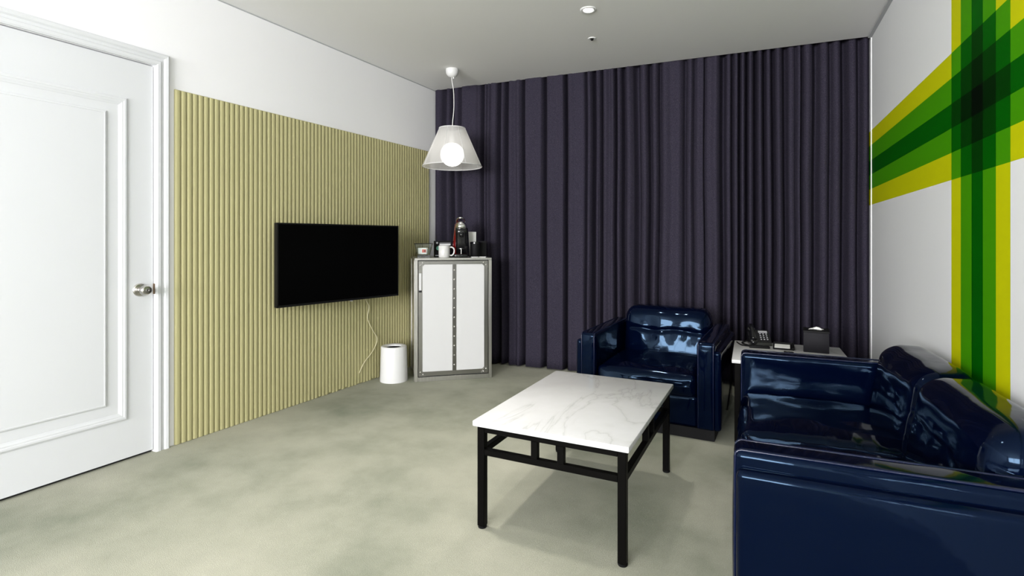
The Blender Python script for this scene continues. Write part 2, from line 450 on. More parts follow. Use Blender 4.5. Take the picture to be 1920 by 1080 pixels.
RIGHT_FOLDS = [(-1.145, 0.9), (-1.125, -0.4), (-1.094, 0.8), (-1.061, 0.2), (-1.035, 0.8), (-1.011, -0.7), (-0.984, 0.8), (-0.948, -0.8), (-0.902, 0.9), (-0.836, -0.9), (-0.775, 0.9), (-0.736, -0.7), (-0.693, 0.8), (-0.658, -0.5), (-0.614, 0.9), (-0.565, 0.3), (-0.513, 0.8), (-0.465, -0.5), (-0.423, 0.9), (-0.398, -0.2), (-0.362, 0.9), (-0.331, 0.7), (-0.321, -0.3), (-0.278, 0.3), (-0.237, 0.9), (-0.187, -1), (-0.144, 0.3), (-0.122, -0.6), (-0.092, 0.8), (-0.072, -0.8), (-0.047, 0.8), (-0.02, -1), (0.007, 0.7), (0.044, -1), (0.077, 0.9), (0.106, -0.9), (0.138, 0.3), (0.17, -0.9), (0.202, 0.9), (0.244, -0.9), (0.282, 0.3), (0.313, -0.3), (0.333, 0.6), (0.347, -0.6), (0.383, 0.8), (0.437, -0.9), (0.49, 0.6), (0.528, -0.5), (0.567, 0.5), (0.617, -1), (0.669, 0.4), (0.712, -0.7), (0.749, 0.3), (0.768, -0.2)]
def curtain_mesh(folds, amp, seed):
    xs = []
    for (a, va), (b, vb) in zip(folds, folds[1:]):
        n = max(8, int((b - a) / 0.004), int(abs(va - vb) * 9))
        for j in range(n):
            t = j / n; s = (1 - math.cos(math.pi * t)) / 2
            if abs(va - vb) < 0.35: s = t
            xs.append((a + (b - a) * t, va + (vb - va) * s))
    xs.append(folds[-1])
    rows = [0.012 + (2.66 - 0.012) * k / 30 for k in range(31)]
    verts, faces = [], []
    for z in rows:
        f = z / 2.66
        for x, v in xs:
            wob = noise.noise(Vector((x * 5 + seed, z * 0.55, seed))) * 0.5
            edge = min(1.0, (x - folds[0][0]) / 0.04, (folds[-1][0] - x) / 0.04)
            dx = edge * 0.014 * noise.noise(Vector((x * 3.1, z * 0.8, seed + 9)))
            a = amp * (0.92 + 0.25 * (1 - f) * (1 - f))
            y = 4.4185 + 0.0343 * x - a * (v * 0.75 if v > 0 else v * 1.9) - edge * 0.015 * wob
            y -= edge * 0.0035 * noise.noise(Vector((x * 40, z * 1.3, seed + 3)))
            verts.append((x + dx, y, z))
    n = len(xs)
    for r in range(len(rows) - 1):
        for c in range(n - 1):
            faces.append((r * n + c, r * n + c + 1, (r + 1) * n + c + 1, (r + 1) * n + c))
    me = bpy.data.meshes.new('curtain'); me.from_pydata(verts, [], faces); me.update()
    return me
for folds, seed, lab in ((LEFT_FOLDS, 2.0, 'dark purple grey floor-length curtain hanging behind the white minibar cabinet'),
                         (RIGHT_FOLDS, 5.0, 'dark purple grey floor-length curtain hanging behind the blue armchair and end table')):
    o = link('curtain', curtain_mesh(folds, 0.046, seed), curt_m, None, True)
    sm = o.modifiers.new('cloth_thickness', 'SOLIDIFY'); sm.thickness = 0.003; sm.offset = 1
    tag(o, lab, 'curtain', 'dark curtains along the back wall')

# ------------------------------------------------------------------ leather armchair and sofa
def lump(p, amp, sc, seed):
    return amp * noise.noise(Vector((p.x * sc + seed, p.y * sc, p.z * sc + seed)))
def leather_seat(name, label, cat, W, D, seats, loc, rotz):
    t = thing(name, label, cat, loc, rotz)
    iw = W / 2 - 0.10; AH = 0.544
    bobj('plinth', (-W / 2 + 0.005, 0.012, 0.0), (W / 2 - 0.005, D - 0.015, 0.062), black_wood, t)
    for s in (-1, 1):
        lo = (-W / 2 if s < 0 else W / 2 - 0.10, 0.0, 0.058); hi = (lo[0] + 0.10, D, AH)
        def f(p, n, s=s):
            e = max(0, 1 - n.y * n.y) * max(0, 1 - n.z * n.z)
            inn = (n.x * -s)                        # >0 on the inner face
            if abs(n.x) > 0.7:
                p.x += (0.008 * e + lump(p, 0.005, 9, 3) * (1 if inn > 0 else 0.4) * e) * (1 if n.x > 0 else -1)
            if n.z > 0.9: p.z += 0.004 * (1 - n.x * n.x) + lump(p, 0.0025, 8, 1)
            if n.y < -0.9: p.y -= 0.008 * max(0, 1 - n.x * n.x) * (1 - n.z * n.z) ** 0.5
            return p
        arm = cushion('arm', lo, hi, 0.02, leather, t, f, 16)
        bm = bmesh.new()
        for xx in (lo[0] + 0.010, hi[0] - 0.010):
            q = 0.018; pts = []
            y0, y1, z1 = lo[1] + 0.0, hi[1] - 0.002, AH + 0.001
            pts = [(xx, y0 + 0.001, 0.07), (xx, y0 + 0.0005, 0.3), (xx, y0 + 0.001, z1 - q)]
            pts += [(xx, y0 + q - q * math.cos(R(a)) , z1 - q + q * math.sin(R(a))) for a in (30, 60, 90)]
            pts += [(xx, y0 + (y1 - y0) * k / 8, z1) for k in range(1, 8)] + [(xx, y1 - q, z1)]
            tube(bm, pts, 0.0042, 6)
        build('piping', bm, piping_m, arm, smooth=True)
        lo = (-W / 2 - 0.030 if s < 0 else W / 2 - 0.012, 0.004, 0.058); hi = (lo[0] + 0.042, D - 0.01, 0.502)
        def g(p, n, s=s):
            e = max(0, 1 - n.y * n.y) * max(0, 1 - n.z * n.z)
            if n.x * s > 0.5: p.x += s * (0.012 * e + lump(p, 0.004, 5, 7) * e)
            return p
        cushion('side_panel', lo, hi, 0.019, leather, t, g, 14)
    # front apron under the seat
    def fa(p, n):
        e = max(0, 1 - n.x * n.x)
        if n.y < -0.8: p.y -= 0.010 * e * max(0, 1 - n.z * n.z) + lump(p, 0.004, 10, 2)
        return p
    cushion('apron', (-iw - 0.004, 0.018, 0.058), (iw + 0.004, 0.14, 0.238), 0.022, leather, t, fa, 14)
    bobj('body', (-iw - 0.01, 0.10, 0.055), (iw + 0.01, D - 0.02, 0.25), leather, t)
    cw = 2 * iw / seats
    for k in range(seats):
        x0 = -iw + cw * k; x1 = x0 + cw
        def fs(p, n, k=k):
            e = max(0, 1 - n.x ** 4) * max(0, 1 - n.y ** 4)
            if n.z > 0.3: p.z += 0.024 * e + lump(p, 0.007, 8, 11 + k) * (0.4 + 0.6 * e)
            if n.z > 0.5: p.z += 0.0035 * math.sin(p.y * 70 + 2 * noise.noise(p * 6)) * max(0, abs(n.x) - 0.35)
            if n.y < -0.6: p.y -= 0.016 * max(0, 1 - n.x ** 4) * (1 - abs(n.z)) + lump(p, 0.006, 12, 4)
            return p
        cushion('seat_cushion', (x0 + 0.002, 0.004, 0.222), (x1 - 0.002, D - 0.15, 0.352), 0.035, leather, t, fs, 22)
        def fb(p, n, k=k):
            h = (p.z - 0.30)
            p.y += 0.17 * h - 0.035                                  # leans back
            e = max(0, 1 - n.x ** 6)
            one = 1.0 if seats == 1 else 0.25
            if n.y < 0:
                p.y -= 0.020 * e * max(0, 1 - n.z ** 4) * -n.y
                p.y += 0.014 * one * math.exp(-((p.z - 0.505 - 0.006 * math.sin(p.x * 22)) / 0.012) ** 2) * -n.y * (0.3 + 0.7 * e)   # crease
                p.y += lump(p, 0.010 * (0.4 + 0.6 * one), 8, 21 + k) * e
                p.y += 0.006 * one * math.sin(p.x * 48) * math.exp(-((p.z - 0.48) / 0.05) ** 2) * e
            if n.z > 0.5: p.z += 0.012 * e - 0.02 * n.x ** 8 + lump(p, 0.004, 6, 9)
            p.y = min(p.y, D - 0.003)
            return p
        cushion('backrest', (x0 + 0.003 - (0.026 if k > 0 else 0), D - 0.190, 0.29), (x1 - 0.003 + (0.026 if k < seats - 1 else 0), D - 0.02, 0.645), 0.06, leather, t, fb, 26, 6)
    bobj('back_panel', (-W / 2 + 0.04, D - 0.06, 0.06), (W / 2 - 0.04, D - 0.004, 0.53), leather, t, 0.012)
    return t
leather_seat('armchair', 'glossy navy leather armchair in front of the curtain', 'armchair', 0.79, 0.78, 1, (-0.567, 3.172, 0), R(-4.0))
leather_seat('sofa', 'glossy navy leather two-seat sofa against the striped wall', 'sofa', 1.47, 0.765, 2, (-0.037, 2.315, 0), R(-90))

# ------------------------------------------------------------------ coffee table
TCX, TCY = -0.660, 2.258
ct = thing('coffee_table', 'white marble coffee table on a square-section black metal frame', 'table', (TCX, TCY, 0), R(-2.2))
HX, HY = 0.306, 0.442
bobj('marble_top', (-HX, -HY, 0.398), (HX, HY, 0.420), marble, ct, 0.004, 2)
lx, ly, lt = HX - 0.014, HY - 0.014, 0.030
for sx in (-1, 1):
    for sy in (-1, 1):
        x0 = sx * lx; y0 = sy * ly
        lg = bobj('leg', (min(x0, x0 - sx * lt), min(y0, y0 - sy * lt), 0.008), (max(x0, x0 - sx * lt), max(y0, y0 - sy * lt), 0.398), black_metal, ct, 0.002, 1)
        bm = bmesh.new(); lathe(bm, [(0, 0), (0.016, 0), (0.0175, 0.003), (0.0175, 0.009), (0, 0.009)], 20, (x0 - sx * lt / 2, y0 - sy * lt / 2, 0))
        build('foot_glide', bm, black_matt, lg, auto=40)
for sy in (-1, 1):
    ya, yb = sorted((sy * (ly - 0.002), sy * (ly - 0.026)))
    bobj('top_rail', (-lx + lt, ya, 0.374), (lx - lt, yb, 0.398), black_metal, ct, 0.0015, 1)
    bobj('lower_rail', (-lx + lt, ya, 0.286), (lx - lt, yb, 0.310), black_metal, ct, 0.0015, 1)
    for c in (-0.052, 0.052):
        bobj('spacer_bar', (c - 0.012, ya, 0.310), (c + 0.012, yb, 0.374), black_metal, ct)
for sx in (-1, 1):
    xa, xb = sorted((sx * (lx - 0.002), sx * (lx - 0.026)))
    bobj('top_rail', (xa, -ly + lt, 0.374), (xb, ly - lt, 0.398), black_metal, ct, 0.0015, 1)
    bobj('lower_rail', (xa, -ly + lt, 0.286), (xb, ly - lt, 0.310), black_metal, ct, 0.0015, 1)
    for c in (-0.052, 0.052):
        bobj('spacer_bar', (xa, c - 0.012, 0.310), (xb, c + 0.012, 0.374), black_metal, ct)

# ------------------------------------------------------------------ end table and the things on it
et = thing('end_table', 'square marble-topped black end table between the armchair and the sofa', 'table', (0.208, 3.495, 0))
bobj('marble_top', (-0.298, -0.31, 0.440), (0.298, 0.31, 0.460), marble, et, 0.004, 2)
bobj('drawer_box', (-0.27, -0.275, 0.33), (0.27, 0.285, 0.440), black_wood, et)
dr = bobj('drawer_front', (-0.262, -0.283, 0.335), (0.262, -0.274, 0.434), black_wood, et, 0.002, 1)
bm = bmesh.new(); tube(bm, [(-0.235, -0.283, 0.385), (-0.235, -0.300, 0.385), (-0.195, -0.300, 0.385), (-0.195, -0.283, 0.385)], 0.004, 8)
build('drawer_pull', bm, satin, dr, smooth=True)
for sx in (-1, 1):
    for sy in (-1, 1):
        bobj('leg', (min(sx * 0.284, sx * 0.250), min(sy * 0.294, sy * 0.26), 0.0), (max(sx * 0.284, sx * 0.250), max(sy * 0.294, sy * 0.26), 0.44), black_metal, et, 0.002, 1)

ET = 0.460
tb = thing('tissue_box', 'charcoal cube tissue box with a white tissue on the end table', 'tissue box', (0.362, 3.635, ET), R(-5))
bm = bmesh.new(); box(bm, (-0.066, -0.066, 0), (0.066, 0.066, 0.118), 0.003, 2)
build('box_body', bm, charcoal, tb, auto=40)
bm = bmesh.new(); box(bm, (-0.068, -0.068, 0.116), (0.068, 0.068, 0.128), 0.002, 1)
lid = build('lid', bm, black_matt, tb, auto=40)
bm = bmesh.new(); lathe(bm, [(0.0, 0.1282), (0.036, 0.1282), (0.036, 0.1288), (0, 0.1288)], 24)
build('slot', bm, dark_gap, lid)
verts, faces = [], []
NU = 14
for i in range(NU + 1):
    for j in range(NU + 1):
        u, v = i / NU * 2 - 1, j / NU * 2 - 1
        rr = math.hypot(u, v)
        z = 0.129 + 0.020 * max(0, 1 - abs(u) * 0.9) * (0.55 + 0.45 * math.sin(3 * v + u * 2)) * max(0, 1 - 0.6 * abs(v)) + 0.004 * noise.noise(Vector((u * 3, v * 3, 1)))
        verts.append((u * 0.034 + 0.006 * v, v * 0.020, max(0.1291, z)))
for i in range(NU):
    for j in range(NU):
        a = i * (NU + 1) + j; faces.append((a, a + NU + 1, a + NU + 2, a + 1))
me = bpy.data.meshes.new('tissue'); me.from_pydata(verts, [], faces)
o = link('tissue', me, paper, tb, True); o.modifiers.new('t', 'SOLIDIFY').thickness = 0.001

mt = thing('memo_tray', 'black desk tray holding a white note card on the end table', 'tray', (0.192, 3.67, ET), R(-3))
bobj('tray_base', (-0.058, -0.085, 0.0), (0.058, 0.085, 0.008), black_matt, mt, 0.002, 1)
bobj('note_card', (-0.050, -0.070, 0.0082), (0.034, 0.050, 0.0105), paper, mt)
bm = bmesh.new(); box(bm, (-0.058, 0.078, 0.008), (0.058, 0.085, 0.018), 0.001, 1); box(bm, (0.044, -0.085, 0.008), (0.058, 0.078, 0.016), 0.001, 1)
build('tray_edge', bm, black_matt, mt)

ph = thing('telephone', 'black desk telephone with a keypad and coiled lead on the end table', 'telephone', (0.055, 3.728, ET), R(10))
bm = bmesh.new()
prism(bm, [(-0.055, 0.0), (0.062, 0.0), (0.062, 0.078), (0.045, 0.082), (-0.050, 0.018)], 'x', -0.062, 0.064)
build('base', bm, black_gloss, ph)
bm = bmesh.new()
hs = spline([(-0.040, -0.052, 0.038), (-0.040, -0.025, 0.066), (-0.040, 0.020, 0.098), (-0.040, 0.050, 0.102)], 6)
tube(bm, hs, [0.019 - 0.006 * math.sin(math.pi * i / (len(hs) - 1)) for i in range(len(hs))], 14)
lathe(bm, [(0, 0.0), (0.022, 0.0), (0.024, 0.012), (0.018, 0.022), (0, 0.024)], 20, (-0.040, 0.046, 0.080), Matrix.Rotation(R(35), 4, 'X'))
lathe(bm, [(0, 0.0), (0.022, 0.0), (0.024, 0.012), (0.018, 0.020), (0, 0.021)], 20, (-0.040, -0.048, 0.020), Matrix.Rotation(R(35), 4, 'X'))
build('handset', bm, black_gloss, ph, smooth=True)
sl = math.atan2(0.082 - 0.018, 0.095)
keyM = Matrix.Translation((0.026, 0, 0.052)) @ Matrix.Rotation(sl, 4, 'X')
bmk = bmesh.new(); box(bmk, (-0.0045, -0.0035, 0), (0.0045, 0.0035, 0.004), 0.001, 1)
kfirst = None
for r_ in range(4):
    for c_i in range(3):
        if kfirst is None:
            k_ = build('key', bmk, grey_print, ph); kfirst = k_
        else:
            k_ = kfirst.copy(); COL.objects.link(k_); k_.parent = ph
        k_.matrix_local = keyM @ Matrix.Translation(((c_i - 1) * 0.018, (r_ - 2.1) * 0.0165, 0.0012))
o = bobj('display', (-0.026, 0.026, 0.0008), (0.026, 0.044, 0.003), grey_print, ph); o.matrix_local = keyM
bm = bmesh.new()
tube(bm, spline([(-0.045, -0.06, 0.02), (-0.06, -0.085, 0.006), (-0.09, -0.06, 0.006), (-0.10, 0.0, 0.006), (-0.075, 0.04, 0.007), (-0.06, 0.05, 0.012)], 8), 0.0042, 8)
tube(bm, spline([(-0.05, -0.105, 0.0045), (-0.09, -0.10, 0.0045), (-0.118, -0.07, 0.0045), (-0.128, 0.02, 0.0045)], 8), 0.0035, 8)
build('cord', bm, black_matt, ph, smooth=True)

rc = thing('remote_control', 'black remote control lying in front of the telephone', 'remote control', (0.055, 3.595, ET), R(-84))
bobj('body', (-0.019, -0.058, 0.0), (0.019, 0.058, 0.014), black_matt, rc, 0.004, 2)
bm = bmesh.new()
for i in range(5):
    for j in range(2): box(bm, (-0.010 + j * 0.012, -0.04 + i * 0.016, 0.0135), (-0.002 + j * 0.012, -0.032 + i * 0.016, 0.0155))
build('buttons', bm, charcoal, rc)
bm = bmesh.new(); tube(bm, [(-0.024, 0, 0.005), (0.020, 0, 0.005)], 0.005, 10); tube(bm, [(0.020, 0, 0.005), (0.028, 0, 0.005)], [0.005, 0.0015], 10)
pn = thing('pen', 'short black pen beside the tissue box on the end table', 'pen', (0.209, 3.505, ET), R(-10))
build('barrel', bm, black_gloss, pn, smooth=True)
bobj('clip', (-0.024, -0.0012, 0.0095), (-0.004, 0.0012, 0.0112), satin, pn)

# ------------------------------------------------------------------ television
tv = thing('television', 'flat black wall-mounted television on the olive slats', 'television', (-2.615, 2.957, 0.959), R(76.26))
tw, thh = 0.4925, 0.271
bobj('casing', (-tw, 0.004, -thh), (tw, 0.036, thh), tv_case, tv, 0.003, 2)
bobj('rear_housing', (-tw * 0.7, 0.034, -thh * 0.8), (tw * 0.7, 0.058, thh * 0.55), tv_case, tv, 0.008, 2)
bobj('screen', (-tw + 0.009, -0.0005, -thh + 0.014), (tw - 0.009, 0.005, thh - 0.009), screen_m, tv)
bm = bmesh.new()
box(bm, (-tw, -0.002, -thh), (tw, 0.004, -thh + 0.014)); box(bm, (-tw, -0.002, thh - 0.009), (tw, 0.004, thh))
box(bm, (-tw, -0.002, -thh), (-tw + 0.009, 0.004, thh)); box(bm, (tw - 0.009, -0.002, -thh), (tw, 0.004, thh))
build('bezel', bm, tv_case, tv)
bobj('sensor', (0.055, -0.0005, -thh - 0.006), (0.075, 0.010, -thh + 0.001), grey_print, tv, 0.001, 1)
# swing-arm bracket back to the wall (in the television's own frame)
bm = bmesh.new()
box(bm, (-0.11, 0.056, -0.10), (0.11, 0.064, 0.10)); tube(bm, [(0.0, 0.06, 0.0), (-0.16, 0.108, 0.0)], 0.018, 10)
build('wall_bracket', bm, black_metal, tv)
inv = (Matrix.Translation(tv.location) @ Matrix.Rotation(R(76.26), 4, 'Z')).inverted()
LWM = Matrix.Translation(LW0) @ Matrix.Rotation(LWR, 4, 'Z')
cp = [(3.30, -0.10, 0.72), (3.351, -0.045, 0.657), (3.405, -0.030, 0.592), (3.393, -0.026, 0.501), (3.454, -0.026, 0.395), (3.497, -0.026, 0.337), (3.491, -0.026, 0.282), (3.436, -0.026, 0.219), (3.357, -0.024, 0.159), (3.305, -0.021, 0.087)]
bm = bmesh.new(); tube(bm, [inv @ (LWM @ p) for p in spline(cp, 8)], 0.0032, 8)
o = build('power_cord', bm, cream_cord, tv, smooth=True); o['label'] = 'thin cream power cord hanging below the television'

# ------------------------------------------------------------------ minibar cabinet
cb = thing('minibar_cabinet', 'white trunk-style minibar cabinet with riveted steel edges in the corner', 'cabinet', (-2.407, 3.52, 0), R(37.66))
CW, CD, CH = 0.62, 0.49, 0.977
bobj('body', (0.004, 0.022, 0.012), (CW - 0.004, CD, CH - 0.006), steel, cb)
bobj('recess', (0.02, 0.012, 0.03), (CW - 0.02, 0.024, CH - 0.01), dark_gap, cb)
bobj('top', (0.0, 0.0, CH - 0.018), (CW, CD, CH), steel, cb, 0.002, 1)
for nm, lo, hi in (('frame_bar', (0, 0, 0.0), (0.026, 0.03, CH - 0.018)), ('frame_bar', (CW - 0.026, 0, 0.0), (CW, 0.03, CH - 0.018)), ('frame_bar', (0.026, 0, 0.0), (CW - 0.026, 0.03, 0.036))):
    bobj(nm, lo, hi, steel, cb, 0.0015, 1)
for y0 in (0.03, CD - 0.03):
    bobj('side_edge', (-0.002, y0 if y0 > 0.1 else 0.03, 0.0), (0.006, y0 + 0.028, CH - 0.018), steel, cb)
dX0, dX1, dZ0, dZ1 = 0.031, CW - 0.031, 0.042, CH - 0.024
dr = bobj('door', (dX0, 0.004, dZ0), (dX1, 0.016, dZ1), steel_refl_door, cb, 0.001, 1)
pX0, pX1, pZ0, pZ1 = dX0 + 0.032, dX1 - 0.032, dZ0 + 0.036, dZ1 - 0.028
for a, b in ((pX0, 0.2995), (0.3305, pX1)):
    # outer corners cut at 45 degrees
    c = 0.016; bm = bmesh.new()
    if a == pX0: poly = [(a, pZ0), (b, pZ0), (b, pZ1), (a + c, pZ1), (a, pZ1 - c)]
    else: poly = [(a, pZ0), (b - c, pZ0), (b, pZ0 + c), (b, pZ1 - c), (b - c, pZ1), (a, pZ1)]
    prism(bm, poly, 'y', 0.0015, 0.006)
    build('door_panel', bm, enamel, dr)
bobj('centre_strip', (0.2995, -0.0005, pZ0), (0.3305, 0.006, pZ1), steel_refl_strip, dr)
bm = bmesh.new(); lathe(bm, [(0.0078, 0.0), (0.007, 0.003), (0.0045, 0.0052), (0, 0.006)], 12, (0, 0, 0), kx)
rv = build('rivet', bm, steel, dr, smooth=True)
spots = [(0.315, pZ0 + 0.045 + k * (pZ1 - pZ0 - 0.09) / 10) for k in range(11)]
for cx, cz, sx, sz in ((dX0, dZ1, 1, -1), (dX1, dZ1, -1, -1), (dX0, dZ0, 1, 1), (dX1, dZ0, -1, 1)):
    spots += [(cx + sx * 0.016, cz + sz * 0.034), (cx + sx * 0.036, cz + sz * 0.014)]
for k, (x, z) in enumerate(spots):
    o = rv if k == 0 else rv.copy()
    if k: COL.objects.link(o); o.parent = dr
    o.location = (x, -0.0005 if x == 0.315 else 0.004, z)
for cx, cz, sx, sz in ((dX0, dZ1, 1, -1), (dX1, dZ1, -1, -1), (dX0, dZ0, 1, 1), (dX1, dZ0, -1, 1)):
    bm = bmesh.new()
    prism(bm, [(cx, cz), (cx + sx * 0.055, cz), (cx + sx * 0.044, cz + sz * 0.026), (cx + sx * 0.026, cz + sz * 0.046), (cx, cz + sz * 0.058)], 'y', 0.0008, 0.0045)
    build('corner_plate', bm, steel_refl_door, dr)
hd = bobj('handle', (dX0 + 0.004, -0.005, 0.722), (dX0 + 0.024, 0.005, 0.858), enamel, dr, 0.002, 1)
bobj('handle_notch', (dX0 + 0.003, -0.003, 0.706), (dX0 + 0.026, 0.005, 0.720), dark_gap, hd)

# things on the cabinet; ctop(u, v) is a spot on its top
CM = Matrix.Translation((-2.407, 3.52, 0)) @ Matrix.Rotation(R(37.66), 4, 'Z')
def ctop(u, v): return CM @ Vector((u, v, CH))
CR = R(37.66)
# glass caddy with sachets
gc = thing('glass_caddy', 'flared clear glass caddy with a dark rim at the left end of the cabinet', 'caddy', ctop(0.078, 0.125), CR)
def flared(bm, z0, z1, a0, b0, a1, b1, th=0.0025):
    for off in (0, 1):
        pass
    t = bmesh.new(); L = []
    for z, a, b in ((z0, a0, b0), (z0 + (z1 - z0) * 0.25, a0 * 1.12, b0 * 1.12), (z1, a1, b1)):
        L.append([t.verts.new((x, y, z)) for x, y in ((-a, -b), (a, -b), (a, b), (-a, b))])
    for p, q in zip(L, L[1:]):
        for k in range(4): t.faces.new((p[k], p[(k + 1) % 4], q[(k + 1) % 4], q[k]))
    t.faces.new(L[0]); merge(bm, t)
bm = bmesh.new(); flared(bm, 0.022, 0.112, 0.050, 0.040, 0.072, 0.055)
gb = build('bowl', bm, glass, gc)
gb.modifiers.new('thickness', 'SOLIDIFY').thickness = 0.003
bm = bmesh.new()
for z, a, b in ((0.113, 0.0725, 0.0555),):
    tube(bm, [(-a, -b, z), (a, -b, z), (a, b, z), (-a, b, z)], 0.0028, 6, True)
build('rim', bm, black_gloss, gc)
bm = bmesh.new(); box(bm, (-0.050, -0.040, 0.0), (0.050, 0.040, 0.003)); 
for a, b in (((-0.050, -0.040), (0.050, -0.037)), ((-0.050, 0.037), (0.050, 0.040)), ((-0.050, -0.04), (-0.047, 0.04)), ((0.047, -0.04), (0.050, 0.04))):
    box(bm, (*a, 0.0), (*b, 0.021))
build('foot_tray', bm, chrome, gc)
for k, (x, y, rz, m_) in enumerate(((-0.022, -0.004, 8, paper), (0.006, -0.018, -14, red_print), (0.018, 0.012, 20, paper))):
    lab = ('pale tea sachet at the left inside the glass caddy', 'red printed tea sachet at the front inside the glass caddy', 'white tea sachet at the back inside the glass caddy')[k]
    s = thing('tea_sachet', lab, 'sachet', ctop(0.078, 0.125) + Matrix.Rotation(CR, 3, 'Z') @ Vector((x, y, 0.0275)), CR + R(rz), 'sachets in the glass caddy')
    def fz(p, n):
        p.y *= 0.35 + 0.65 * max(0, 1 - n.z ** 4) ; return p
    cushion('packet', (-0.022, -0.006, 0.0), (0.022, 0.006, 0.052), 0.004, paper, s, fz, 6, 2)
    if m_ is red_print:
        bobj('printed_band', (-0.016, -0.0069, 0.014), (0.016, -0.0058, 0.040), red_print, s)
        bobj('printed_square', (0.0, -0.0074, 0.020), (0.012, -0.0066, 0.034), mat('brown_print', (0.16, 0.02, 0.02), 0.6), s)

# boxed coffee
bx = thing('coffee_box', 'black coffee box with a silver band behind the white mug', 'box', ctop(0.248, 0.245), CR)
bobj('carton', (-0.071, -0.035, 0.0), (0.071, 0.035, 0.136), black_matt, bx, 0.0015, 1)
bobj('silver_band', (-0.030, -0.0358, 0.099), (0.062, -0.0345, 0.112), mat('silver_print', (0.6, 0.6, 0.6), 0.4), bx)
bobj('thin_band', (-0.030, -0.0358, 0.118), (0.062, -0.0345, 0.121), grey_print, bx)
bobj('foot_band', (-0.066, -0.0358, 0.010), (-0.036, -0.0345, 0.018), grey_print, bx)
bm = bmesh.new(); lathe(bm, [(0, 0), (0.018, 0), (0.018, 0.0012), (0, 0.0012)], 24, (-0.040, -0.0346, 0.075), kx)
build('round_seal', bm, green_print, bx)
bm = bmesh.new(); lathe(bm, [(0, 0), (0.008, 0), (0.008, 0.0012), (0, 0.0012)], 16, (-0.050, -0.0346, 0.119), kx)
build('round_mark', bm, grey_print, bx)

# mug
mg = thing('mug', 'plain white ceramic mug standing on the cabinet', 'mug', ctop(0.243, 0.085), CR)
bm = bmesh.new()
lathe(bm, [(0, 0.0), (0.040, 0.0), (0.044, 0.004), (0.0455, 0.03), (0.0455, 0.096), (0.0440, 0.098), (0.0420, 0.096), (0.0420, 0.008), (0, 0.006)], 40)
build('cup', bm, ceramic, mg, auto=50)
bm = bmesh.new()
tube(bm, spline([(0.042, 0, 0.082), (0.060, 0, 0.085), (0.078, 0, 0.072), (0.081, 0, 0.050), (0.074, 0, 0.028), (0.058, 0, 0.017), (0.042, 0, 0.020)], 6), 0.0062, 10)
h_ = build('handle', bm, ceramic, mg, smooth=True); h_.rotation_euler = (0, 0, R(-6))

# capsule coffee machine
cm = thing('coffee_machine', 'black and red capsule coffee machine with a chrome head', 'coffee machine', ctop(0.388, 0.17), CR - R(6))
bobj('base', (-0.055, -0.10, 0.0), (0.055, 0.10, 0.028), black_gloss, cm, 0.008, 3)
def loft(bm, secs, seg=28):
    """secs: (z, cx, cy, rx, ry, power)"""
    t = bmesh.new(); L = []
    for z, cx, cy, rx, ry, pw in secs:
        ring = []
        for k in range(seg):
            a = 2 * math.pi * k / seg; c, s = math.cos(a), math.sin(a)
            ring.append(t.verts.new((cx + rx * math.copysign(abs(c) ** pw, c), cy + ry * math.copysign(abs(s) ** pw, s), z)))
        L.append(ring)
    for p, q in zip(L, L[1:]):
        for k in range(seg): t.faces.new((p[k], p[(k + 1) % seg], q[(k + 1) % seg], q[k]))
    t.faces.new(L[0]); t.faces.new(L[-1]); merge(bm, t)
bm = bmesh.new()
loft(bm, [(0.02, -0.006, 0.030, 0.060, 0.075, 0.6), (0.10, -0.006, 0.034, 0.060, 0.075, 0.6), (0.17, -0.004, 0.036, 0.055, 0.076, 0.6), (0.23, -0.004, 0.030, 0.048, 0.080, 0.65), (0.27, -0.004, 0.024, 0.043, 0.082, 0.7), (0.292, 0, 0.026, 0.034, 0.068, 0.8), (0.300, 0, 0.028, 0.018, 0.045, 0.9)])
build('shell', bm, red_gloss, cm, smooth=True)
bm = bmesh.new()
loft(bm, [(0.03, 0.012, -0.025, 0.052, 0.034, 0.6), (0.12, 0.012, -0.026, 0.053, 0.038, 0.6), (0.20, 0.010, -0.034, 0.053, 0.046, 0.65), (0.240, 0.008, -0.042, 0.052, 0.051, 0.7)])
build('front_column', bm, black_gloss, cm, smooth=True)
bm = bmesh.new()
loft(bm, [(0.239, 0.007, -0.044, 0.050, 0.052, 0.75), (0.258, 0.007, -0.044, 0.048, 0.054, 0.8), (0.278, 0.006, -0.040, 0.041, 0.050, 0.9), (0.294, 0.005, -0.030, 0.024, 0.034, 1.0), (0.300, 0.005, -0.022, 0.010, 0.014, 1.0)])
build('chrome_head', bm, chrome, cm, smooth=True)
bm = bmesh.new()
tube(bm, spline([(-0.030, 0.03, 0.292), (-0.026, -0.01, 0.316), (0.0, -0.03, 0.327), (0.030, -0.012, 0.318), (0.038, 0.03, 0.292)], 6), 0.0065, 10)
build('lever', bm, chrome, cm, smooth=True)
bm = bmesh.new(); loft(bm, [(0.165, 0.006, -0.070, 0.016, 0.014, 1), (0.205, 0.006, -0.068, 0.022, 0.02, 1)], 18)
build('spout', bm, black_gloss, cm, smooth=True)
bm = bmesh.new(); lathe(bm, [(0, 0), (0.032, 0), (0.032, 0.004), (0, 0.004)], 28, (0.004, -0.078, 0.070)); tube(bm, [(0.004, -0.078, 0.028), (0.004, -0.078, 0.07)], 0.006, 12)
build('cup_rest', bm, steel_refl_strip, cm, auto=40)

